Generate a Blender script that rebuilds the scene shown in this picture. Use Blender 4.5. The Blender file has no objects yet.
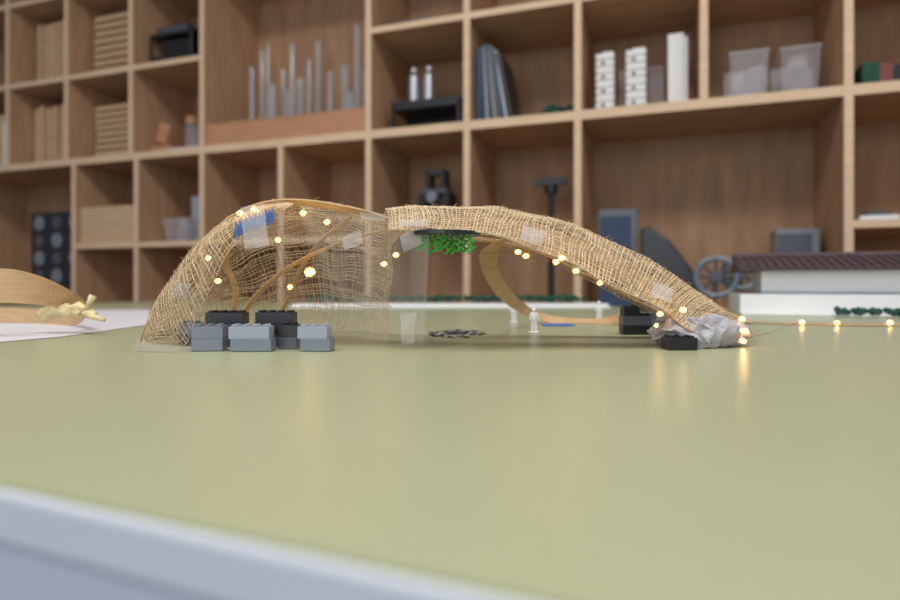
import bpy, bmesh, math, random
from mathutils import Vector, Matrix, noise
random.seed(7)
F=600.0; CX=450.0; HY=285.0
TZ=0.75; CAMH=0.0525; CZ=TZ+CAMH
scn=bpy.context.scene
scn.view_settings.view_transform='Standard'
scn.view_settings.look='None'

def W(px,py,d):
    "measured photo point at distance d -> world position"
    return Vector(((px-CX)*d/F, d, max(CZ+(HY-py)*d/F, TZ+0.0006)))

# ------------------------------------------------ materials
def lin(c):
    return tuple(((v/255)/12.92 if v/255<=0.04045 else ((v/255+0.055)/1.055)**2.4) for v in c)+(1,)
def mat(name,rgb,rough=0.5,spec=0.5,var=0.0,scale=20,metal=0,bump=0.0,stretch=(1,1,1),emit=None,es=0,coat=0):
    m=bpy.data.materials.new(name); m.use_nodes=True
    nt=m.node_tree; b=nt.nodes['Principled BSDF']
    b.inputs['Roughness'].default_value=rough
    b.inputs['Metallic'].default_value=metal
    b.inputs['Specular IOR Level'].default_value=spec
    b.inputs['Coat Weight'].default_value=coat
    c=lin(rgb)
    b.inputs['Base Color'].default_value=c
    tc=nt.nodes.new('ShaderNodeTexCoord'); mp=nt.nodes.new('ShaderNodeMapping')
    mp.inputs['Scale'].default_value=stretch
    nz=nt.nodes.new('ShaderNodeTexNoise'); nz.inputs['Scale'].default_value=scale; nz.inputs['Detail'].default_value=5
    nt.links.new(tc.outputs['Object'],mp.inputs[0]); nt.links.new(mp.outputs[0],nz.inputs['Vector'])
    cr=nt.nodes.new('ShaderNodeValToRGB')
    cr.color_ramp.elements[0].position=0.3; cr.color_ramp.elements[1].position=0.7
    cr.color_ramp.elements[0].color=tuple(v*(1-var) for v in c[:3])+(1,)
    cr.color_ramp.elements[1].color=tuple(min(1,v*(1+var)) for v in c[:3])+(1,)
    nt.links.new(nz.outputs['Fac'],cr.inputs[0]); nt.links.new(cr.outputs[0],b.inputs['Base Color'])
    if bump:
        bp=nt.nodes.new('ShaderNodeBump'); bp.inputs['Strength'].default_value=bump; bp.inputs['Distance'].default_value=0.001
        nt.links.new(nz.outputs['Fac'],bp.inputs['Height']); nt.links.new(bp.outputs[0],b.inputs['Normal'])
    if emit:
        b.inputs['Emission Color'].default_value=emit; b.inputs['Emission Strength'].default_value=es
    return m
def clear(name,rgb,fac,rough=0.1,emit=None,es=0):
    m=bpy.data.materials.new(name); m.use_nodes=True
    nt=m.node_tree; nt.nodes.clear()
    o=nt.nodes.new('ShaderNodeOutputMaterial'); mx=nt.nodes.new('ShaderNodeMixShader')
    t=nt.nodes.new('ShaderNodeBsdfTransparent')
    p=nt.nodes.new('ShaderNodeBsdfPrincipled'); p.inputs['Base Color'].default_value=lin(rgb); p.inputs['Roughness'].default_value=rough
    if emit: p.inputs['Emission Color'].default_value=emit; p.inputs['Emission Strength'].default_value=es
    nz=nt.nodes.new('ShaderNodeTexNoise'); nz.inputs['Scale'].default_value=60
    tc=nt.nodes.new('ShaderNodeTexCoord'); nt.links.new(tc.outputs['Object'],nz.inputs['Vector'])
    mr=nt.nodes.new('ShaderNodeMapRange'); mr.inputs['To Min'].default_value=fac*0.7; mr.inputs['To Max'].default_value=fac*1.3
    nt.links.new(nz.outputs['Fac'],mr.inputs[0]); nt.links.new(mr.outputs[0],mx.inputs[0])
    nt.links.new(t.outputs[0],mx.inputs[1]); nt.links.new(p.outputs[0],mx.inputs[2]); nt.links.new(mx.outputs[0],o.inputs[0])
    return m
M={}
M['table']=mat('green_linoleum',(171,174,140),0.31,0.45,0.03,300,bump=0.03)
M['white']=mat('white_laminate',(204,208,216),0.35,0.4,0.01)
M['rail']=mat('powder_coat',(194,200,213),0.4,0.4,0.02)
M['ply']=mat('plywood_h',(192,154,122),0.6,0.25,0.13,6,stretch=(1,6,14))
M['plyv']=mat('plywood_v',(187,149,117),0.6,0.25,0.13,6,stretch=(8,6,0.9))
M['plyb']=mat('plywood_back',(172,136,106),0.65,0.2,0.17,5,stretch=(3.5,1,0.7))
M['edge']=mat('plywood_edge',(222,190,158),0.55,0.3,0.08,9,stretch=(1,1,6))
M['board']=mat('pine_board',(188,138,104),0.6,0.3,0.1,10,stretch=(1,4,10))
M['pale']=mat('pale_ply',(202,170,136),0.6,0.3,0.1,10,stretch=(1,4,10))
M['black']=mat('black_plastic',(30,31,35),0.35,0.5,0.1)
M['dkgrey']=mat('dark_grey_plastic',(78,82,90),0.3,0.5,0.04)
M['grey']=mat('grey_plastic',(122,130,140),0.3,0.5,0.04)
M['ltgrey']=mat('light_grey_plastic',(158,165,176),0.3,0.5,0.04)
M['wpl']=mat('white_plastic',(230,230,228),0.4,0.4,0.02)
M['paper']=mat('paper',(212,209,212),0.7,0.3,0.03)
M['veneer']=mat('veneer',(202,166,124),0.5,0.3,0.12,40,stretch=(1,1,6))
M['burlap']=mat('jute',(208,184,150),0.85,0.2,0.26,180,bump=0.2)
M['jute2']=mat('jute_dark',(190,150,112),0.85,0.2,0.2,180)
M['steel']=mat('steel',(215,220,230),0.25,0.5,0.03,metal=0.8)
M['blue']=mat('blue_ink',(70,115,190),0.5,0.4,0.1)
M['navy']=mat('navy',(50,70,98),0.5,0.4,0.2)
M['green']=mat('green_foliage_plastic',(52,165,42),0.35,0.5,0.25,200)
M['hedge']=mat('hedge_foam',(48,84,70),0.9,0.2,0.3,150)
M['brown']=mat('roof_tile',(88,72,76),0.6,0.3,0.12,60)
M['yellow']=mat('yellow_cloth',(218,202,156),0.8,0.2,0.12,90,bump=0.3)
M['copper']=mat('copper_wire',(170,105,65),0.35,0.5,0.1,metal=0.6)
M['plaster']=mat('crumpled_tape',(166,163,168),0.4,0.5,0.2,120,bump=0.4)
M['red']=mat('book_red',(120,55,50),0.5)
M['bulb']=mat('led_core',(255,225,170),0.3,0.5,0,emit=(1,0.62,0.22,1),es=70)
M['halo']=clear('led_glow_halo',(255,215,140),0.32,0.2,emit=(1,0.55,0.14,1),es=3.2)  # LED glow put in as a see-through emissive shell
M['tape']=clear('translucent_tape',(214,210,206),0.34,0.3)
M['tapec']=clear('clear_tape',(216,216,210),0.24,0.2)
M['film']=clear('clear_film',(225,222,215),0.13,0.08)
M['glass']=clear('thin_glass',(220,225,230),0.17,0.06)
M['bin']=clear('clear_bin',(218,216,222),0.24,0.1)
M['wall']=mat('wall_paint',(215,213,211),0.8,0.2,0.02)
M['floor']=mat('floor_concrete',(130,128,126),0.6,0.3,0.08,4)

# ------------------------------------------------ mesh builder
class MB:
    def __init__(s): s.bm=bmesh.new(); s.mats=[]
    def mi(s,k):
        if k not in s.mats: s.mats.append(k)
        return s.mats.index(k)
    def _fin(s,vs,k,mx):
        if mx is not None: bmesh.ops.transform(s.bm,matrix=mx,verts=vs)
        i=s.mi(k)
        for f in {f for v in vs for f in v.link_faces}: f.material_index=i
    def box(s,lo,hi,k,mx=None):
        lo=Vector(lo);hi=Vector(hi)
        r=bmesh.ops.create_cube(s.bm,size=1)['verts']
        for v in r: v.co=Vector([(lo[i]+hi[i])/2+v.co[i]*(hi[i]-lo[i]) for i in range(3)])
        s._fin(r,k,mx); return r
    def cyl(s,p0,p1,r0,r1,k,seg=16,caps=True,mx=None):
        p0=Vector(p0);p1=Vector(p1);d=p1-p0
        r=bmesh.ops.create_cone(s.bm,cap_ends=caps,segments=seg,radius1=r0,radius2=r1,depth=d.length)['verts']
        q=d.to_track_quat('Z','Y').to_matrix().to_4x4()
        bmesh.ops.transform(s.bm,matrix=Matrix.Translation((p0+p1)/2)@q,verts=r)
        s._fin(r,k,mx); return r
    def ball(s,c,rad,k,sub=2,sc=(1,1,1),mx=None):
        r=bmesh.ops.create_icosphere(s.bm,subdivisions=sub,radius=rad)['verts']
        for v in r: v.co=Vector([v.co[i]*sc[i]+c[i] for i in range(3)])
        s._fin(r,k,mx); return r
    def poly(s,pts,k):
        vs=[s.bm.verts.new(p) for p in pts]; f=s.bm.faces.new(vs); f.material_index=s.mi(k); return f
    def prism(s,pts,off,k):
        off=Vector(off)
        a=[s.bm.verts.new(Vector(p)) for p in pts]; b=[s.bm.verts.new(Vector(p)+off) for p in pts]
        i=s.mi(k); n=len(pts); fs=[s.bm.faces.new(a[::-1]),s.bm.faces.new(b)]
        for j in range(n): fs.append(s.bm.faces.new([a[j],a[(j+1)%n],b[(j+1)%n],b[j]]))
        for f in fs: f.material_index=i
    def done(s,name,parent=None,mx=None,bevel=0,smooth=False,solid=0):
        bmesh.ops.recalc_face_normals(s.bm,faces=s.bm.faces)
        me=bpy.data.meshes.new(name); s.bm.to_mesh(me); s.bm.free()
        for k in s.mats: me.materials.append(M[k])
        o=bpy.data.objects.new(name,me); scn.collection.objects.link(o)
        if mx is not None: o.matrix_world=mx
        if parent: o.parent=parent
        if smooth:
            for p in me.polygons: p.use_smooth=True
        if bevel:
            b=o.modifiers.new('bevel','BEVEL'); b.width=bevel; b.segments=2; b.limit_method='ANGLE'
        return o
def empty(name,loc=(0,0,0)):
    o=bpy.data.objects.new(name,None); o.location=loc; scn.collection.objects.link(o); o.empty_display_size=0.05
    return o
def keep(o,parent):
    o.parent=parent; o.matrix_parent_inverse=Matrix.Translation(-Vector(parent.location))
def catmull(P,t):
    n=len(P)-1; x=min(max(t,0),1)*n; i=min(int(x),n-1); f=x-i
    p0=P[max(i-1,0)];p1=P[i];p2=P[i+1];p3=P[min(i+2,n)]
    return 0.5*((2*p1)+(p2-p0)*f+(2*p0-5*p1+4*p2-p3)*f*f+(3*p1-p0-3*p2+p3)*f**3)
def ribbon(name,P,wv,th,k,parent=None,n=60):
    "veneer strip along points P; wv width vector or list of them"
    if not isinstance(wv,list): wv=[Vector(wv)]*len(P)
    wv=[Vector(w) for w in wv]
    m=MB(); rings=[]
    for i in range(n+1):
        t=i/n; p=catmull(P,t); w=catmull(wv,t)
        tg=(catmull(P,min(1,t+.01))-catmull(P,max(0,t-.01))).normalized()
        nn=tg.cross(w).normalized()*th/2
        rings.append([m.bm.verts.new(q) for q in (p-w/2-nn,p+w/2-nn,p+w/2+nn,p-w/2+nn)])
    mi=m.mi(k)
    for a,b in zip(rings,rings[1:]):
        for j in range(4): m.bm.faces.new([a[j],a[(j+1)%4],b[(j+1)%4],b[j]]).material_index=mi
    m.bm.faces.new(rings[0]); m.bm.faces.new(rings[-1][::-1])
    for v in m.bm.verts: v.co.z=max(v.co.z,TZ+.0008)
    o=m.done(name)
    if parent: keep(o,parent)
    return o
def curves(name,lines,r,k,parent=None,res=1):
    cu=bpy.data.curves.new(name,'CURVE'); cu.dimensions='3D'; cu.bevel_depth=r; cu.bevel_resolution=res; cu.use_fill_caps=True
    for L in lines:
        s=cu.splines.new('POLY'); s.points.add(len(L)-1); rr=random.uniform(.75,1.25)
        for i,p in enumerate(L):
            s.points[i].co=(p[0],p[1],p[2],1); s.points[i].radius=rr*random.uniform(.8,1.2)
    tmp=bpy.data.objects.new('tmp',cu); scn.collection.objects.link(tmp)
    dg=bpy.context.evaluated_depsgraph_get()
    me=bpy.data.meshes.new_from_object(tmp.evaluated_get(dg)); me.name=name
    bpy.data.objects.remove(tmp); bpy.data.curves.remove(cu)
    me.materials.clear(); me.materials.append(M[k])
    for p in me.polygons: p.use_smooth=True
    o=bpy.data.objects.new(name,me); scn.collection.objects.link(o)
    if parent: keep(o,parent)
    return o

# ------------------------------------------------ shelf frame
AX=Vector((.9437,-.3309,0)); AY=Vector((.3309,.9437,0)); D0=2.1
SM=Matrix.Translation((0,D0,0))@Matrix.Rotation(math.atan2(-.3309,.9437),4,'Z')
def sp(px,b):
    u=(px-CX)/F
    return (u*(D0+.9437*b)-.3309*b)/(.9437+.3309*u)
def szz(px,py,b):
    s=sp(px,b); Y=D0-.3309*s+.9437*b
    return CZ+(HY-py)*Y/F
V=lambda k:0.062+.379*k
LOW={-5:.045,-4:.03,-6:.04}
T=.011
m=MB()
def vert(k,z0,z1,dx=0):
    x=V(k)+dx
    m.box((x-T,0,z0),(x+T,.36,z1),'plyv'); m.box((x-T-.0006,-.003,z0),(x+T+.0006,0,z1),'edge')
def hor(k0,k1,z,t=T):
    m.box((V(k0),.002,z-t),(V(k1),.36,z+t),'ply'); m.box((V(k0)-T,-.0022,z-t),(V(k1)+T,.0015,z+t),'edge')
for k in range(-9,7):
    dx=LOW.get(k,0)
    if k==-2: vert(k,.1,1.355)
    elif k==-6: vert(k,.1,.595); vert(k,1.355,2.495)
    elif k==2: vert(k,1.355,2.495); vert(k,.1,.595)
    else: vert(k,.1,1.355,dx); vert(k,1.355,2.495)
for z in (.1,.595,2.115,2.495): hor(-9,6,z)
hor(-9,6,1.355,.015)
hor(-9,-3,1.735); hor(-1,6,1.735)
hor(-4.88,-1,.975); hor(3,6,.975)
m.box((V(-9),.36,.09),(V(6),.37,2.5),'plyb')
m.done('cubby_shelving',mx=SM,bevel=.0)
# room shell
m=MB(); m.box((-4.5,.385,0),(4,.48,3.0),'wall'); m.done('wall_back',mx=SM)
m=MB(); m.box((-4.5,-4,-.05),(4,.48,0),'floor'); m.done('floor',mx=SM)
m=MB(); m.box((-4.5,-4,3.0),(4,.48,3.06),'wall'); m.done('ceiling',mx=SM)
m=MB(); m.box((-4.6,-4,0),(-4.5,.48,3.0),'wall'); m.done('wall_left',mx=SM)

ZA,ZB,ZC,ZD=1.747,1.371,.987,.607
def sbox(mb,x0,x1,ytop,zb,k,b=.08,dp=.2):
    s0,s1=sp(x0,b),sp(x1,b); zt=szz((x0+x1)/2,ytop,b)
    mb.box((s0,b,zb),(s1,b+dp,zt),k)
# board stacks
for (x0,x1,yt,zb) in ((36,66,22,ZA),(33,68,104,ZB)):
    m=MB(); b=.1; s0,s1=sp(x0,b),sp(x1,b); zt=szz(50,yt,b); n=6
    for i in range(n):
        a=s0+(s1-s0)*i/n
        m.box((a,b+random.random()*.02,zb),(a+(s1-s0)/n*.80,b+.2,zt-random.random()*.015),'pale')
    m.done('wood_sheet_stack',mx=SM)
for (x0,x1,yt,zb) in ((94,129,12,ZA),(95,133,103,ZB)):
    m=MB(); b=.1; s0,s1=sp(x0,b),sp(x1,b); zt=szz(112,yt,b); n=9
    for i in range(n):
        a=zb+(zt-zb)*i/n
        m.box((s0+random.random()*.01,b,a),(s1-random.random()*.01,b+.2,a+(zt-zb)/n*.66),'pale')
    m.done('wood_plank_stack',mx=SM)
m=MB(); sbox(m,-12,18,115,ZB,'pale'); sbox(m,3,17,122,ZB,'wpl',b=.06,dp=.01); m.done('cardboard_box',mx=SM)
# black wire rack
m=MB(); b=.08; s0,s1=sp(150,b),sp(193,b); z0=ZA; z1=szz(168,34,b)
for s in (s0+.006,s1-.006):
    for bb in (b,b+.2): m.cyl((s,bb,z0),(s,bb,z1),.006,.006,'black',8)
for z in (z0+.05,z1): m.box((s0,b,z-.006),(s1,b+.2,z+.006),'black')
m.box((s0+.02,b+.02,z1+.006),(s1-.05,b+.18,z1+.045),'dkgrey')
m.box((s0+.05,b+.02,z0+.056),(s1-.02,b+.18,z1-.02),'black')
m.done('black_wire_rack',mx=SM)
# wooden offcuts & jar
m=MB(); b=.1
m.box((sp(150,b),b,ZB),(sp(170,b),b+.15,ZB+.05),'board',)
m.box((-.03,-.005,0),(.03,.1,.09),'board',mx=Matrix.Translation((sp(161,b),b,ZB+.06))@Matrix.Rotation(.35,4,'Y'))
m.done('wood_offcuts',mx=SM)
m=MB(); s=sp(186,.1); m.cyl((s,.14,ZB),(s,.14,ZB+.14),.032,.032,'bin'); m.cyl((s,.14,ZB+.14),(s,.14,ZB+.17),.030,.030,'board'); m.done('plastic_jar',mx=SM)
m=MB(); sbox(m,168,200,147,ZB,'paper',b=.03,dp=.07); m.done('paper_stack',mx=SM)
# glass tubes with front board
m=MB()
for i,(x,yt,r) in enumerate(((252,68,.012),(262,50,.014),(272,85,.02),(283,70,.012),(292,45,.012),(300,80,.022),(309,60,.01),(318,42,.014),(330,72,.012),(345,66,.02),(357,26,.013),(364,70,.012),(268,45,.008),(287,92,.024),(350,92,.024))):
    b=.16+.09*(i%2); s=sp(x,b); zt=szz(x,yt,b)
    m.cyl((s,b,ZB),(s,b,zt),r,r,'glass',12,caps=False)
    m.cyl((s,b,ZB),(s,b,zt),r*.82,r*.82,'glass',12,caps=False)
    m.cyl((s,b,ZB),(s,b,ZB+.006),r*1.6,r*1.6,'glass',12)
    m.cyl((s,b,zt-.004),(s,b,zt),r*1.15,r*1.15,'glass',12)
m.done('glass_measuring_tubes',mx=SM)
m=MB(); m.box((V(-3)+T+.001,.01,ZB),(V(-1)-T-.001,.03,ZB+.085),'board'); m.box((V(-3)+T+.001,.008,ZB+.083),(V(-1)-T-.001,.034,ZB+.09),'board'); m.done('retaining_board',mx=SM,bevel=.002)
# black stand w/ bottles
m=MB(); b=.08; s0,s1=sp(391,b),sp(460,b); zt=szz(425,99,b)
m.box((s0,b,zt-.03),(s1,b+.2,zt),'black')
for s in (s0,s1-.012):
    for bb in (b,b+.188): m.box((s,bb,ZB),(s+.012,bb+.012,zt-.014),'black')
m.box((s0,b+.15,ZB),(s1,b+.2,zt-.014),'black')
m.done('black_riser_stand',mx=SM)
for x in (414,429):
    m=MB(); s=sp(x,b+.06); bb=b+.06; z=zt+.0005; m.cyl((s,bb,z),(s,bb,z+.105),.020,.020,'steel',20); m.cyl((s,bb,z+.105),(s,bb,z+.125),.020,.009,'steel',20); m.cyl((s,bb,z+.125),(s,bb,z+.14),.009,.009,'wpl',12); m.done('steel_bottle',mx=SM)
# books
m=MB(); b=.05; s=sp(476,b)
for i,(k,w,h) in enumerate((('navy',.02,.27),('black',.012,.26),('ltgrey',.008,.27),('navy',.018,.275),('yellow',.004,.25),('dkgrey',.016,.27),('navy',.014,.26),('wpl',.005,.255),('black',.018,.24))):
    R=Matrix.Translation((s,b,ZB+.0007*i))@Matrix.Rotation(-.03*i*.8,4,'Y')
    m.box((0,0,0),(w,.19,h),k,mx=R); s+=w*1.06+.0015
m.done('books',mx=SM,bevel=.001)
def hedge(name,lo,hi,n,r,mx=None):
    m=MB()
    for i in range(n):
        c=[random.uniform(lo[j],hi[j]) for j in range(3)]
        m.ball(c,r*random.uniform(.7,1.1),'hedge',1)
    return m.done(name,mx=mx)
hedge('potted_moss',(sp(540,.1),.10,ZB+.021),(sp(570,.1),.2,ZB+.05),36,.018,SM)
# white stair/serrated models
for (x0,x1,yt,n) in ((596,614,52,9),(626,646,48,9),(668,688,33,0)):
    m=MB(); b=.08; s0,s1=sp(x0,b),sp(x1,b); zt=szz((x0+x1)/2,yt,b); h=zt-ZB
    if n:
        m.box((s0+.004,b,ZB),(s1-.004,b+.05,zt-.012),'wpl'); m.box((s0+.02,b,zt-.012),(s1-.004,b+.05,zt),'wpl')
        for i in range(n):
            z=ZB+h*i/n; m.box((s0,b-.006,z),(s1,b+.055,z+h/n*.7),'wpl')
            if i%2: m.box((s0+.018,b-.0065,z+h/n*.1),(s0+.03,b-.006,z+h/n*.6),'dkgrey')
    else:
        m.box((s0,b,ZB),(s1-.012,b+.05,zt),'wpl'); m.box((s1-.012,b+.01,ZB),(s1,b+.07,zt-.01),'wpl'); m.box((s0-.004,b-.004,ZB),(s1+.004,b+.075,ZB+.01),'wpl')
    m.done('white_tower_model',mx=SM,bevel=.001)
m=MB(); sbox(m,648,664,66,ZB,'bin',b=.17,dp=.1); sbox(m,619,630,70,ZB,'bin',b=.2,dp=.05); m.done('clear_acrylic_model',mx=SM)
def bin_(x0,x1,yt,zb,b=.08,name='clear_plastic_bin'):
    m=MB(); s0,s1=sp(x0,b),sp(x1,b); zt=szz((x0+x1)/2,yt,b); c=(s0+s1)/2;w=(s1-s0)/2
    h=zt-zb
    lo=[(c-w*.86,b+.02,zb),(c+w*.86,b+.02,zb),(c+w*.86,b+.18,zb),(c-w*.86,b+.18,zb)]
    hi=[(c-w*.95,b,zt-.01),(c+w*.95,b,zt-.01),(c+w*.95,b+.2,zt-.01),(c-w*.95,b+.2,zt-.01)]
    m.poly(lo,'bin')
    for j in range(4): m.poly([lo[j],lo[(j+1)%4],hi[(j+1)%4],hi[j]],'bin')
    for j in range(4):
        a=Vector(hi[j]);d=Vector(hi[(j+1)%4]); m.cyl(a,d,.005,.005,'bin',6)
    for j in range(12):
        x=c+random.uniform(-.6,.6)*w; z=zb+h*random.uniform(.2,.8); a=random.uniform(-.6,.6)
        m.box((-.02,-.03,-.028),(.02,.03,.028),'bin',mx=Matrix.Translation((x,b+.1,z))@Matrix.Rotation(a,4,'Y')@Matrix.Rotation(a*2,4,'Z'))
    return m.done(name,mx=SM)
bin_(729,770,48,ZB); bin_(780,822,43,ZB)
m=MB(); b=.05
for i,(x0,x1,k) in enumerate(((862,880,'hedge'),(880,893,'red'),(893,905,'black'),(905,930,'hedge'))): sbox(m,x0,x1,62+i,ZB,k,b=b,dp=.15)
m.done('small_boxes',mx=SM)
m=MB(); sbox(m,860,900,215,ZC,'wpl',b=.03,dp=.2); sbox(m,868,892,211,ZC+.014,'dkgrey',b=.06,dp=.1); m.done('paper_pile',mx=SM)
m=MB(); m.box((sp(384,.1),.1,ZA),(sp(440,.1),.25,ZA+.05),'black'); m.box((sp(395,.1),.12,ZA+.05),(sp(430,.1),.23,ZA+.065),'dkgrey'); m.done('black_case',mx=SM)
# left lower: black perforated case
m=MB(); b=.1; s0,s1=sp(31,b),sp(84,b); zt=szz(55,212,b); zb=ZD
m.box((s0,b,zb),(s1,b+.15,zt),'black')
for i in range(3):
    for j in range(5):
        cx=s0+(s1-s0)*(i+.5)/3; cz=zt-.05-.085*j
        if cz<zb+.04: continue
        m.cyl((cx,b-.002,cz),(cx,b-.0001,cz),.030 if (i+j)%2 else .036,.03,'dkgrey' if (i+j)%2 else 'grey',18)
m.done('perforated_crate',mx=SM,bevel=.003)
# wood drawer box
m=MB(); b=.02; s0=V(-5)+.045+T+.004; s1=V(-4)+.03-T-.004; zt=szz(110,206,b)
m.box((s0,b,ZC),(s1,b+.015,zt),'pale'); m.box((s0,b+.015,ZC),(s0+.012,b+.3,zt),'pale'); m.box((s1-.012,b+.015,ZC),(s1,b+.3,zt),'pale'); m.box((s0,b+.29,ZC),(s1,b+.3,zt),'pale')
m.done('wooden_box',mx=SM,bevel=.001)
bin_(162,188,217,ZC,name='storage_tub')
m=MB(); sbox(m,191,204,196,ZC,'ltgrey',b=.16,dp=.12); m.done('storage_canister',mx=SM,bevel=.004)
m=MB(); sbox(m,180,190,197,ZC+.11,'black',b=.30,dp=.03); sbox(m,177,192,215,ZC,'black',b=.30,dp=.03); m.done('black_jar',mx=SM,bevel=.002)
# black machine
m=MB(); b=.12; s0,s1=sp(416,b),sp(447,b); c=(s0+s1)/2; z0=ZC; zt=szz(430,168,b)
z1=szz(430,205,b)
m.box((s0,b,z0),(s1,b+.14,z1),'black')
m.box((s0,b+.02,z1),(s0+.025,b+.12,z1+.05),'black'); m.box((s1-.025,b+.02,z1),(s1,b+.12,z1+.05),'black')
m.box((s0+.01,b+.02,z1+.045),(s1-.01,b+.12,z1+.065),'dkgrey')
m.box((c-.04,b+.04,z1+.06),(c-.022,b+.1,zt),'black'); m.box((c+.022,b+.04,z1+.06),(c+.04,b+.1,zt),'black'); m.box((c-.04,b+.04,zt-.018),(c+.04,b+.1,zt),'dkgrey')
m.cyl((c,b-.004,z1+.03),(c,b+.05,z1+.03),.022,.022,'grey',16)
m.done('black_desk_machine',mx=SM,bevel=.003)
# T shaped stand
m=MB(); b=.15; s=sp(551,b); zt=szz(551,185,b)
m.cyl((s,b,ZD),(s,b,zt),.013,.010,'black',12); m.box((s-.055,b-.02,zt),(s+.055,b+.02,zt+.016),'black'); m.box((s-.035,b-.02,zt+.012),(s+.045,b+.02,zt+.024),'black'); m.cyl((s,b,zt-.03),(s,b,zt),.024,.024,'black',12); m.cyl((s,b,ZD),(s,b,ZD+.02),.08,.07,'black',24)
m.done('camera_stand',mx=SM)
m=MB(); b=.1; s0,s1=sp(598,b),sp(637,b); m.box((s0,b,ZD),(s1,b+.03,szz(617,209,b)),'dkgrey'); m.box((s0+.01,b-.006,ZD),(s1-.02,b,szz(617,216,b)),'navy'); m.done('folded_panel',mx=SM,bevel=.008)
m=MB(); b=.06
pts=[(640,228),(650,226),(668,238),(690,266),(705,294),(712,330),(640,330)]
m.prism([(sp(x,b),b,szz(x,y,b)) for x,y in pts],(0,.05,0),'black'); m.done('dark_fabric_bag',mx=SM,bevel=.008)
m=MB(); b=.03
for (x,y,R) in ((716,277,.058),(741,272,.05)):
    c=Vector((sp(x,b),b,szz(x,y,b)))
    N=28
    for i in range(N):
        a0,a1=2*math.pi*i/N,2*math.pi*(i+1)/N
        m.cyl(c+Vector((math.cos(a0),0,math.sin(a0)))*R,c+Vector((math.cos(a1),0,math.sin(a1)))*R,.009,.009,'grey',8)
    for i in range(8):
        a0=2*math.pi*i/8; m.cyl(c,c+Vector((math.cos(a0),0,math.sin(a0)))*R,.005,.005,'dkgrey',6)
    m.cyl(c-Vector((0,.01,0)),c+Vector((0,.01,0)),.018,.018,'dkgrey',14)
    m.cyl((c.x,b+.02,ZD),(c.x,b+.02,c.z),.008,.008,'dkgrey',8)
    b+=.03
m.done('spoked_wheels',mx=SM)
m=MB(); sbox(m,776,820,229,ZD,'grey',b=.15,dp=.12); sbox(m,778,812,233,ZD+.05,'dkgrey',b=.145,dp=.005); m.done('grey_storage_box',mx=SM,bevel=.004)

# ------------------------------------------------ table
ang=math.atan2(-.399,.917)
TM=Matrix.Translation((-.117,.156,0))@Matrix.Rotation(ang,4,'Z')
def octo(m,x0,x1,y0,y1,z0,z1,k,r=.03):
    pts=[]
    for cx,cy,a in ((x1-r,y1-r,0),(x0+r,y1-r,90),(x0+r,y0+r,180),(x1-r,y0+r,270)):
        for j in range(7):
            t=math.radians(a+15*j); pts.append((cx+r*math.cos(t),cy+r*math.sin(t),z0))
    m.prism(pts,(0,0,z1-z0),k)
tab=empty('work_table',(0,0,0))
m=MB(); octo(m,-1.5,1.9,0.0,1.42,TZ-.0150,TZ-.0012,'white'); o=m.done('edge_band',mx=TM,bevel=.0015); o.parent=tab
m=MB(); octo(m,-1.4985,1.8985,0.0015,1.4185,TZ-.0012,TZ,'table'); o=m.done('top_surface',mx=TM); o.parent=tab
m=MB()
for a,b_,c,d in ((-1.45,1.85,.003,.044),(-1.45,1.85,1.37,1.41)): m.box((a,c,TZ-.075),(b_,d,TZ-.0175),'rail')
for a in (-1.45,1.81): m.box((a,.044,TZ-.075),(a+.04,1.37,TZ-.0175),'rail')
m.box((-1.44,.012,TZ-.02),(1.84,1.4,TZ-.0150),'dkgrey')
for a in (-1.45,1.79):
    for c in (.004,1.35): m.box((a,c,0),(a+.06,c+.06,TZ-.019),'rail')
o=m.done('steel_frame',mx=TM,bevel=.002); o.parent=tab

# ------------------------------------------------ pavilion model
PV=empty('burlap_pavilion_model',(0,.52,TZ))
def weave(name,S,nu,nv,r,k='burlap',jit=.0006,seed=0,wr=.0,drop=.02):
    def pt(u,v):
        p=S(u,v)
        q=Vector((u*nu*.35+seed,v*nv*.35,seed*1.7))
        q2=Vector((u*nu*.09+seed,v*nv*.09,3+seed))
        q3=Vector((p.x*28,p.y*28,p.z*28+seed))
        f=min(1,v*4)
        return p+noise.noise_vector(q)*jit+noise.noise_vector(q2)*jit*3+noise.noise_vector(q3)*wr*(.25+.75*f)
    L=[]
    for i in range(nu+1):
        if random.random()<drop: continue
        row=[]; uo=random.uniform(-.26,.26)/nu
        for j in range(nv+1):
            v=j/nv; u=min(max(i/nu+uo,0),1)
            p=pt(u,v); p.z+=(.5 if (i+j)%2 else -.5)*r; p.z=max(p.z,TZ+r); row.append(p)
        L.append(row)
    for j in range(nv+1):
        if random.random()<drop: continue
        row=[]; vo=random.uniform(-.26,.26)/nv
        for i in range(nu+1):
            p=pt(i/nu,min(max(j/nv+vo,0),1)); p.z+=(-.5 if (i+j)%2 else .5)*r; p.z=max(p.z,TZ+r); row.append(p)
        L.append(row)
    return curves(name,L,r,k,PV)
rim=[W(*p) for p in ((140,343,.55),(156,303,.545),(178,266,.54),(207,235,.53),(246,209,.525),(290,200,.52),(340,206,.515),(382,216,.51),(402,228,.505))]
back=[W(x,400,d) for x,d in ((152,.60),(175,.63),(210,.66),(245,.68),(280,.69),(315,.69),(345,.68),(370,.66),(386,.63))]
def SL(u,v):
    R=catmull(rim,u);B=catmull(back,u); v=min(v,1.0); a=v*math.pi/2
    k=math.sin(a); k2=1-math.cos(a)
    p=Vector((R.x+(B.x-R.x)*(.5*k+.5*v),R.y+(B.y-R.y)*k,R.z+(B.z-R.z)*k2))
    fold=math.sin(u*23+math.sin(v*3)*1.2)*.0035*math.sin(v*math.pi)
    return p+Vector((fold*.3,fold,-abs(fold)*.5))
weave('burlap_dome',SL,80,50,.00037,jit=.0008,wr=.006,drop=.04)
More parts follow.
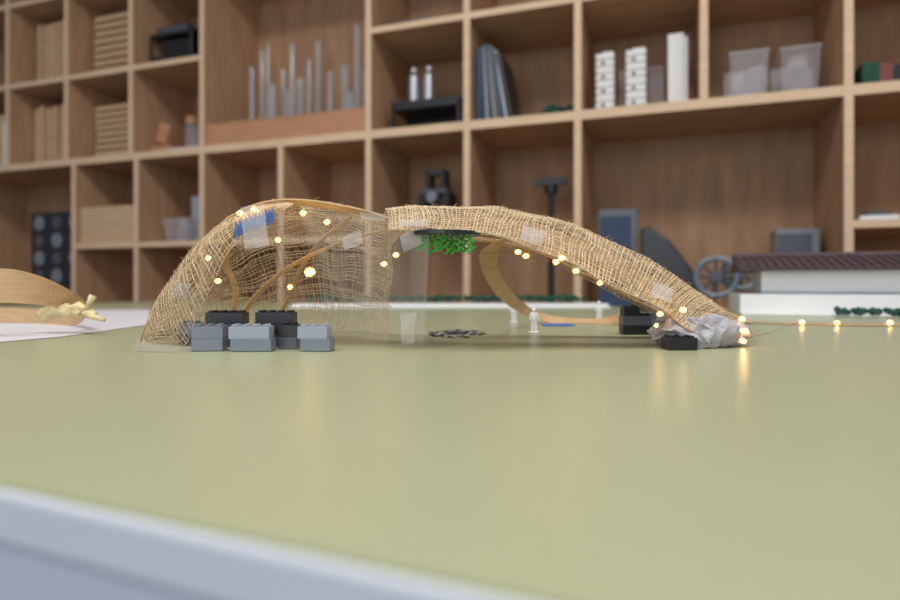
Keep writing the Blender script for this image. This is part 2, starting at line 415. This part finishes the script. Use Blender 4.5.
fr=[W(*p) for p in ((141,347,.535),(163,349,.53),(188,344,.515),(203,302,.50),(226,258,.50),(258,226,.505),(292,203,.518))]
def SF(u,v):
    R=catmull(rim,u*.625);B=catmull(fr,u)
    p=R.lerp(B,v); bul=math.sin(v*math.pi)*.010*math.sin(min(u,1)*math.pi)
    return p+Vector((-bul*.3,-bul,bul*.3))
weave('burlap_front_flap',SF,48,16,.00037,seed=5,wr=.004,drop=.05)
ridge=[W(*p) for p in ((386,212,.52),(410,207,.525),(430,206,.53),(465,208,.535),(500,208,.535),(530,213,.535),(560,220,.535),(590,232,.53),(620,245,.53),(650,262,.53),(680,280,.535),(700,294,.54),(720,307,.545),(750,324,.56))]
front=[W(*p) for p in ((390,229,.48),(412,230,.475),(432,229,.475),(460,231,.475),(490,235,.475),(520,243,.475),(550,255,.475),(580,269,.48),(608,283,.48),(634,296,.49),(656,308,.49),(674,319,.495),(690,329,.495),(706,337,.50))]
rear=[W(*p) for p in ((392,236,.58),(430,237,.585),(485,241,.6),(535,254,.6),(580,275,.6),(622,296,.6),(664,316,.6),(715,330,.59))]
def SR(u,v):
    A=catmull(front,u);B=catmull(ridge,u); v=max(0,min(v,1.1))
    p=A.lerp(B,v); return p+Vector((0,0,math.sin(min(v,1)*math.pi)*.003))
def SB(u,v):
    A=catmull(ridge,u);B=catmull(rear,u)
    p=A.lerp(B,v); return p+Vector((0,0,math.sin(min(v,1)*math.pi)*.004))
weave('burlap_canopy_front',SR,104,17,.00058,seed=9,jit=.0006,wr=.0035)
weave('burlap_canopy_rear',SB,96,22,.0005,seed=12,jit=.0006,wr=.0035)
L=[]
for i in range(230):
    u=random.random()**.7; e=random.random()
    if e<.6: p=catmull(ridge,u)
    elif e<.8: p=catmull(front,u)
    else: p=catmull(ridge,random.uniform(.85,1))
    d=Vector((random.uniform(-1,1),random.uniform(-.6,.6),random.uniform(-.3,.8)))*random.uniform(.002,.008)
    L.append([p,p+d*.5+Vector((random.uniform(-1,1)*.001,0,.0006)),p+d+Vector((0,0,random.uniform(-.003,.001)))])
for i in range(110):
    u=random.random(); p=catmull(rim,u); d=Vector((random.uniform(-1,1),0,random.uniform(-.3,1)))*random.uniform(.002,.006)
    L.append([p,p+d*.6,p+d+Vector((.001,0,-.001))])
for i in range(70):
    p=SL(1,random.random()); d=Vector((random.uniform(.2,1),0,random.uniform(-.6,.3)))*random.uniform(.002,.006)
    L.append([p,p+d*.6,p+d])
for q in L:
    for p in q: p.z=max(p.z,TZ+.001)
curves('frayed_fibres',L,.00016,'jute2',PV,0)
up=lambda p,dz,dy=0: p+Vector((0,dy,dz))
ribbon('rim_strip',[up(catmull(rim,t),-.0015,.004) for t in (.44,.52,.6,.68,.76,.84,.92,1)],[(0,.014,-.004)]*8,.0012,'veneer',PV)
ts=(0,.15,.3,.45,.6,.75,.9,1)
ribbon('canopy_strip',[up(catmull(front,t).lerp(catmull(ridge,t),.52),-.0050) for t in ts],
       [(catmull(ridge,t)-catmull(front,t))*.55 for t in ts],.0008,'veneer',PV)
ribbon('canopy_strip_rear',[up(catmull(rear,t),.002,-.01) for t in (0,.2,.4,.6,.8,.97)],(0,.02,.004),.001,'veneer',PV)
ribbon('inner_rib',[W(*p) for p in ((243,314,.60),(258,294,.60),(285,270,.59),(318,252,.57),(355,238,.55),(402,226,.53))],[(0.003,.009,0)]*6,.001,'veneer',PV)
ribbon('inner_rib',[W(*p) for p in ((232,320,.62),(236,290,.62),(226,262,.60),(232,235,.57),(262,214,.54),(290,206,.53))],[(.003,.008,0)]*6,.001,'veneer',PV)
ribbon('inner_rib',[W(*p) for p in ((276,322,.64),(290,295,.62),(300,270,.60),(322,240,.57),(352,216,.53))],[(0.002,.007,0)]*5,.001,'veneer',PV)
ribbon('veneer_loop',[W(*p) for p in ((505,238,.56),(490,251,.58),(490,268,.62),(500,288,.68),(516,304,.75),(538,316,.81),(568,322,.82),(604,322,.80),(640,312,.74))],
       [(.010,.012,.004),(.018,.012,.002),(.019,.010,-.002),(.018,.01,.004),(.014,.01,.008),(.004,.012,.010),(0,.012,.010),(0,.012,.010),(0,.012,.010)],.001,'veneer',PV)
L=[]
for j in range(3):
    row=[]
    for i in range(60):
        t=i/59; x=234+40*t; y=231-18*t**.6+math.sin(i*1.3+j*2)*6+j*3
        row.append(W(x,y,.503))
    L.append(row)
curves('blue_yarn',L,.0004,'blue',PV)
def quad(name,pts,k='tape',cr=.0006):
    m=MB(); n=6; P=[W(*p) for p in pts]; g=[]
    for i in range(n+1):
        r=[]
        for j in range(n+1):
            a=P[0].lerp(P[1],j/n); b=P[3].lerp(P[2],j/n); p=a.lerp(b,i/n)
            p=p+noise.noise_vector(Vector((p.x*90,p.z*90,1)))*cr*2; p.z=max(p.z,TZ+.0008); r.append(m.bm.verts.new(p))
        g.append(r)
    mi=m.mi(k)
    for i in range(n):
        for j in range(n): m.bm.faces.new([g[i][j],g[i][j+1],g[i+1][j+1],g[i+1][j]]).material_index=mi
    o=m.done(name,smooth=True); keep(o,PV); return o
for pts in ([(240,207,.50),(264,203,.50),(269,246,.495),(245,250,.495)],
            [(176,283,.505),(191,284,.505),(186,298,.505),(168,297,.51)],
            [(341,238,.50),(360,230,.50),(364,243,.50),(345,251,.50)],
            [(360,211,.50),(386,214,.50),(384,221,.50),(362,220,.50)],
            [(400,236,.475),(419,228,.475),(422,244,.475),(404,253,.475)],
            [(524,225,.487),(547,232,.487),(542,246,.463),(519,239,.463)],
            [(654,281,.49),(673,289,.49),(671,303,.475),(650,296,.475)],
            [(398,219,.48),(428,219,.48),(428,226,.47),(400,226,.47)]):
    quad('tape_piece',pts)
quad('tape_piece',[(400,313,.478),(416,313,.478),(414,343,.477),(401,344,.477)],'tapec')
quad('tape_piece',[(136,339,.56),(172,345,.52),(180,354,.46),(134,353,.47)])
quad('film_upright',[(300,205,.515),(430,226,.475),(424,343,.477),(330,336,.56)],'film',.0002)
quad('film_base',[(112,353,.465),(424,346,.475),(436,336,.62),(150,336,.62)],'film',.0001)
m=MB()
vs=m.ball(W(700,332,.515),.034,'plaster',5,sc=(1.25,.7,.38))
for v in vs:
    n=noise.noise_vector(v.co*60)*.007+noise.noise_vector(v.co*150)*.0045; v.co+=n
    v.co.z=max(v.co.z,TZ+.0004)
o=m.done('tape_foot'); keep(o,PV)
vsL=[]
for i in range(26):
    a=random.random(); p=W(690+60*a,322+10*a,.52+.03*random.random()); q=p+Vector((random.uniform(.0,.02)*(1-a*.6),random.uniform(-.02,.01),random.uniform(-.012,.004))); q.z=max(q.z,TZ+.001)
    vsL.append([p,(p+q)/2+Vector((0,0,.002)),q])
curves('foot_fibres',vsL,.0004,'jute2',PV)
quad('tape_piece',[(655,306,.56),(688,314,.55),(690,326,.54),(656,322,.55)])
quad('tape_piece',[(637,302,.60),(660,304,.59),(661,313,.58),(640,313,.58)])

# ------------------------------------------------ toy bricks
def brick(parent,px,d,nx,ny,layer,k,rot=0,h=.0096):
    m=MB(); p=.008; z0=TZ+.0004+layer*.0096
    x0=(px-CX)*d/F
    R=Matrix.Translation((x0,d,z0))@Matrix.Rotation(rot,4,'Z')
    m.box((.0001,.0001,0),(nx*p-.0001,ny*p-.0001,h),k,mx=R)
    for i in range(nx):
        for j in range(ny): m.cyl((p*(i+.5),p*(j+.5),h),(p*(i+.5),p*(j+.5),h+.0017),.0024,.0024,k,14,mx=R)
    o=m.done('brick',bevel=.0003); keep(o,parent); return o
BL=empty('toy_brick_cluster',(-.16,.48,TZ))
for a in ((191,.472,3,2,0,'grey',.12),(191,.472,3,2,1,'grey',.12),(178,.52,2,2,0,'dkgrey'),(178,.52,2,2,1,'grey'),
          (204,.505,4,2,0,'dkgrey'),(204,.505,4,2,1,'dkgrey'),(205,.505,4,2,2,'black'),
          (230,.470,4,2,0,'grey',.03),(228,.471,4,2,1,'ltgrey',.03),
          (256,.508,4,2,0,'dkgrey'),(256,.508,4,2,1,'black'),(255,.508,4,2,2,'black'),
          (277,.490,2,2,0,'dkgrey'),(277,.490,2,2,1,'black'),
          (300,.472,3,2,0,'grey',-.06),(297,.473,3,2,1,'ltgrey',-.06)): brick(BL,*a)
BR=empty('toy_brick_cluster',(.18,.56,TZ))
for a in ((623,.63,4,2,0,'black'),(623,.63,4,2,1,'dkgrey'),(624,.63,4,2,2,'black'),(636,.63,2,2,3,'black'),
          (655,.59,3,2,0,'grey'),(657,.59,3,2,1,'ltgrey'),(655,.59,2,2,2,'grey'),
          (668,.480,3,2,0,'black'),(660,.53,2,2,0,'ltgrey'),(660,.53,2,2,1,'grey')): brick(BR,*a)

# hanging greenery
m=MB(); c=W(445,236,.49)
m.cyl(c+Vector((0,.0,0)),c+Vector((0,0,.0028)),.029,.029,'black',28)
m.cyl(c+Vector((0,0,.0028)),c+Vector((0,0,.007)),.006,.005,'dkgrey',14)
c=c+Vector((0,-.010,0))
for i in range(10):
    p=c+Vector((-.021+.0046*i,random.uniform(-.005,.005),0))
    h=random.uniform(.012,.019)*(1.0-.25*abs(i-4.5)/4.5); n=5; prev=p
    for j in range(n):
        q=p+Vector(((.0012 if j%2 else -.0012),random.uniform(-.001,.001),-h*(j+1)/n)); m.cyl(prev,q,.0010,.0010,'green',6)
        s=1 if j%2 else -1
        e=q+Vector((s*.0026,random.uniform(-.002,.002),.0016)); m.cyl(q,e,.0011,.0006,'green',5)
        prev=q
m.done('hanging_greenery')
# fairy lights
bul=[(240,213,.503),(254,209,.503),(303,213,.51),(327,222,.51),(208,258,.505),(218,281,.51),(310,272,.56),(290,287,.58),(396,255,.50),(384,264,.53),
 (518,252,.50),(526,256,.50),(562,258,.465),(556,262,.50),(576,271,.50),(683,310,.478),(742,319,.50),(745,331,.50),(657,326,.52),(660,314,.50),(743,341,.50),(278,240,.55),(308,274,.555),(600,283,.52)]
m=MB()
pts=[]
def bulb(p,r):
    m.ball(p,r,'bulb',2,sc=(1.1,1,1)); m.ball(p,r*2.2,'halo',2,sc=(1.25,1,1))  # lit core, plus a larger added shell that imitates its glow
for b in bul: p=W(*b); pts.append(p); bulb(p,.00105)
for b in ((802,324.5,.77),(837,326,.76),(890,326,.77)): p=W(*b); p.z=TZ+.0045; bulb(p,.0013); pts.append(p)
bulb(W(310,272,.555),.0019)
order=[4,5,7,6,22,9,8,3,2,1,0]
seq=[pts[i] for i in order]; seq2=[pts[i] for i in (8,10,11,13,12,14,23,19,18,15,16,17,20)]+pts[24:]
o=m.done('fairy_lights')
def wire(s):
    out=[]
    for i in range((len(s)-1)*8+1): 
        p=catmull(s,i/((len(s)-1)*8)); p=p+noise.noise_vector(p*60)*.002; p.z=max(p.z,TZ+.0008); out.append(p)
    return out
cu=curves('wire',[wire(seq),wire(seq2)],.00022,'copper',None,0); cu.parent=o
# small figures
def figure(px,py,h):
    d=CAMH*F/(py-HY); x=(px-CX)*d/F; s=h
    V_=[(0,0,.50),(0,0,.66),(0,0,.80),(0,0,.87),(0,0,.94),(.06,0,.46),(.07,0,.25),(.08,0,.02),(-.06,0,.46),(-.07,0,.25),(-.08,0,.02),(.13,0,.79),(.18,0,.62),(.20,-.02,.47),(-.13,0,.79),(-.18,0,.62),(-.17,-.05,.5)]
    E=[(0,1),(1,2),(2,3),(3,4),(0,5),(5,6),(6,7),(0,8),(8,9),(9,10),(2,11),(11,12),(12,13),(2,14),(14,15),(15,16)]
    Rr=[.15,.13,.15,.065,.09,.105,.09,.075,.105,.09,.075,.075,.06,.05,.075,.06,.05]
    me=bpy.data.meshes.new('f'); me.from_pydata([tuple(c for c in v) for v in V_],E,[]); t=bpy.data.objects.new('f',me); scn.collection.objects.link(t)
    t.modifiers.new('s','SKIN')
    for i,r in enumerate(Rr): me.skin_vertices[0].data[i].radius=(r,r*.9)
    me.skin_vertices[0].data[0].use_root=True
    t.modifiers.new('sub','SUBSURF').levels=1
    dg=bpy.context.evaluated_depsgraph_get(); me2=bpy.data.meshes.new_from_object(t.evaluated_get(dg)); bpy.data.objects.remove(t)
    m=MB(); m.bm.from_mesh(me2); m.mi('wpl')
    for f in m.bm.faces: f.material_index=0
    m.ball((0,0,.945),.10,'wpl',2,sc=(1,1,1.15)); m.cyl((0,0,-.02),(0,0,.04),.26,.22,'wpl',20)
    bmesh.ops.transform(m.bm,matrix=Matrix.Scale(s,4),verts=m.bm.verts)
    o=m.done('scale_figure',smooth=True); o.location=(x,d,TZ+.02*s+.0004)
figure(514,323,.0265); figure(534,333,.0255); figure(599,321,.027)
m=MB(); c=W(457,334,.64)
for i in range(80):
    a=random.uniform(0,6.28); r=random.random()**.5; p=(c.x+math.cos(a)*r*.030,c.y+math.sin(a)*r*.05,TZ+.001)
    m.ball(p,random.uniform(.001,.003),'black' if random.random()<.7 else 'grey',1,sc=(1.5,1,.35))
m.done('gravel_patch')
m=MB(); p=W(557,323,.78); m.prism([(p.x-.02,p.y-.02,TZ+.0003),(p.x+.02,p.y-.016,TZ+.0003),(p.x+.018,p.y+.02,TZ+.0003),(p.x-.018,p.y+.018,TZ+.0003)],(0,0,.0012),'blue'); m.done('blue_tape')

# ------------------------------------------------ left things
m=MB(); pl=[Vector(((x-CX)*d/F,d,TZ+.0004)) for x,d in ((-60,.50),(60,.60),(148,.78),(150,1.25),(-200,1.25))]
m.prism(pl,(0,0,.0006),'paper'); m.done('paper_sheet')
VS=ribbon('veneer_strip_loop',[W(*p) for p in ((-60,292,.62),(-30,287,.60),(10,286,.60),(45,292,.62),(75,303,.66),(86,314,.70),(70,318,.76),(30,316,.80),(-30,314,.82))],[(.002,0,.034)]*3+[(.002,0,.028),(0.006,0,.017),(.006,0,.012),(.003,0,.02),(0,0,.02),(0,0,.02)],.0012,'veneer')
m=MB()
for (x,y,r,sx) in ((60,311,.009,1.8),(78,309,.008,1.2),(45,315,.007,1.5),(90,313,.006,1.4)):
    vs=m.ball(W(x,y,.64),r,'yellow',4,sc=(sx,.8,.8))
    for v in vs: v.co+=noise.noise_vector(v.co*120)*.003+noise.noise_vector(v.co*320)*.001; v.co.z=max(v.co.z,TZ+.0012)
m.cyl(W(86,310,.64),W(93,296,.64),.002,.004,'yellow',10); m.cyl(W(88,315,.64),W(104,320,.63),.004,.002,'yellow',10)
m.done('yellow_cloth_knot',smooth=True)

# ------------------------------------------------ back right: strip with lights, building model
P=[Vector(((x-CX)*d/F,d,TZ+.0012)) for x,d in ((748,.83),(790,.80),(850,.775),(960,.75))]
ribbon('veneer_strip_flat',P,(0,.022,0),.0012,'veneer')
BM=Matrix.Translation(((740-CX)*1.07/F,1.07,TZ))@Matrix.Rotation(-.36,4,'Z')
m=MB(); m.box((0,0,.0002),(.62,.24,.036),'wpl'); m.box((0,-.03,.0002),(.62,0,.004),'wpl')
m.done('site_base_board',bevel=.001,mx=BM)
bm_=empty('building_model',(0,0,0)); bm_.matrix_world=BM
m=MB(); m.box((.04,.05,.0362),(.60,.19,.084),'wpl'); m.box((.04,.047,.0362),(.60,.05,.040),'ltgrey')
o=m.done('walls',bevel=.0005); o.parent=bm_
m=MB(); x0,x1=0.0,.64; y0,y1,y2=.02,.12,.22; z0,z1=.083,.105
m.prism([(x0,y0,z0),(x0,y1,z1),(x0,y2,z0),(x0,y2,z0-.005),(x0,y0,z0-.005)],(x1-x0,0,0),'brown')
n=44
for i in range(n):
    x=x0+(x1-x0)*(i+.5)/n
    m.cyl((x,y0-.003,z0+.001),(x,y1,z1+.001),.0036,.0036,'brown',8); m.cyl((x,y2+.003,z0+.001),(x,y1,z1+.001),.0036,.0036,'brown',8)
m.cyl((x0-.004,y1,z1+.003),(x1,y1,z1+.003),.006,.006,'brown',10)
o=m.done('tiled_roof'); o.parent=bm_
hedge('model_hedge',(.14,-.055,.0075),(.5,-.040,.013),190,.006,BM)
m=MB(); m.box((-.36,1.36,TZ+.0002),(.36,1.46,TZ+.010),'wpl'); m.box((-.36,1.34,TZ+.0002),(.36,1.36,TZ+.004),'wpl'); m.done('site_base_board',bevel=.001)
hedge('model_hedge',(-.33,1.385,TZ+.017),(.32,1.42,TZ+.026),280,.006)

# ------------------------------------------------ lights
def area(name,loc,rot,sx,sy,e,col):
    l=bpy.data.lights.new(name,'AREA'); l.shape='RECTANGLE'; l.size=sx; l.size_y=sy; l.energy=e; l.color=col
    o=bpy.data.objects.new(name,l); o.location=loc; o.rotation_euler=rot; scn.collection.objects.link(o); return o
area('ceiling_light',(-.9,.2,2.95),(0,0,0),1.6,.5,35,(1,.98,.95))
area('ceiling_light',(1.1,-.3,2.95),(0,0,0),1.6,.5,35,(1,.98,.95))
area('window_daylight',(-1.2,-2.6,1.7),(math.radians(82),0,math.radians(-20)),2.6,1.6,38,(.87,.93,1))
w=bpy.data.worlds.new('world'); scn.world=w; w.use_nodes=True
nt=w.node_tree; bg=nt.nodes['Background']; bg.inputs[0].default_value=(.84,.90,1,1); bg.inputs[1].default_value=.46

# ------------------------------------------------ camera
c=bpy.data.cameras.new('camera'); co=bpy.data.objects.new('camera',c); scn.collection.objects.link(co)
c.lens=24; c.sensor_width=36; c.shift_y=-15/900; co.location=(0,0,CZ); co.rotation_euler=(math.pi/2,0,0)
c.clip_start=.01; c.dof.use_dof=True; c.dof.focus_distance=.51; c.dof.aperture_fstop=4.0
scn.camera=co
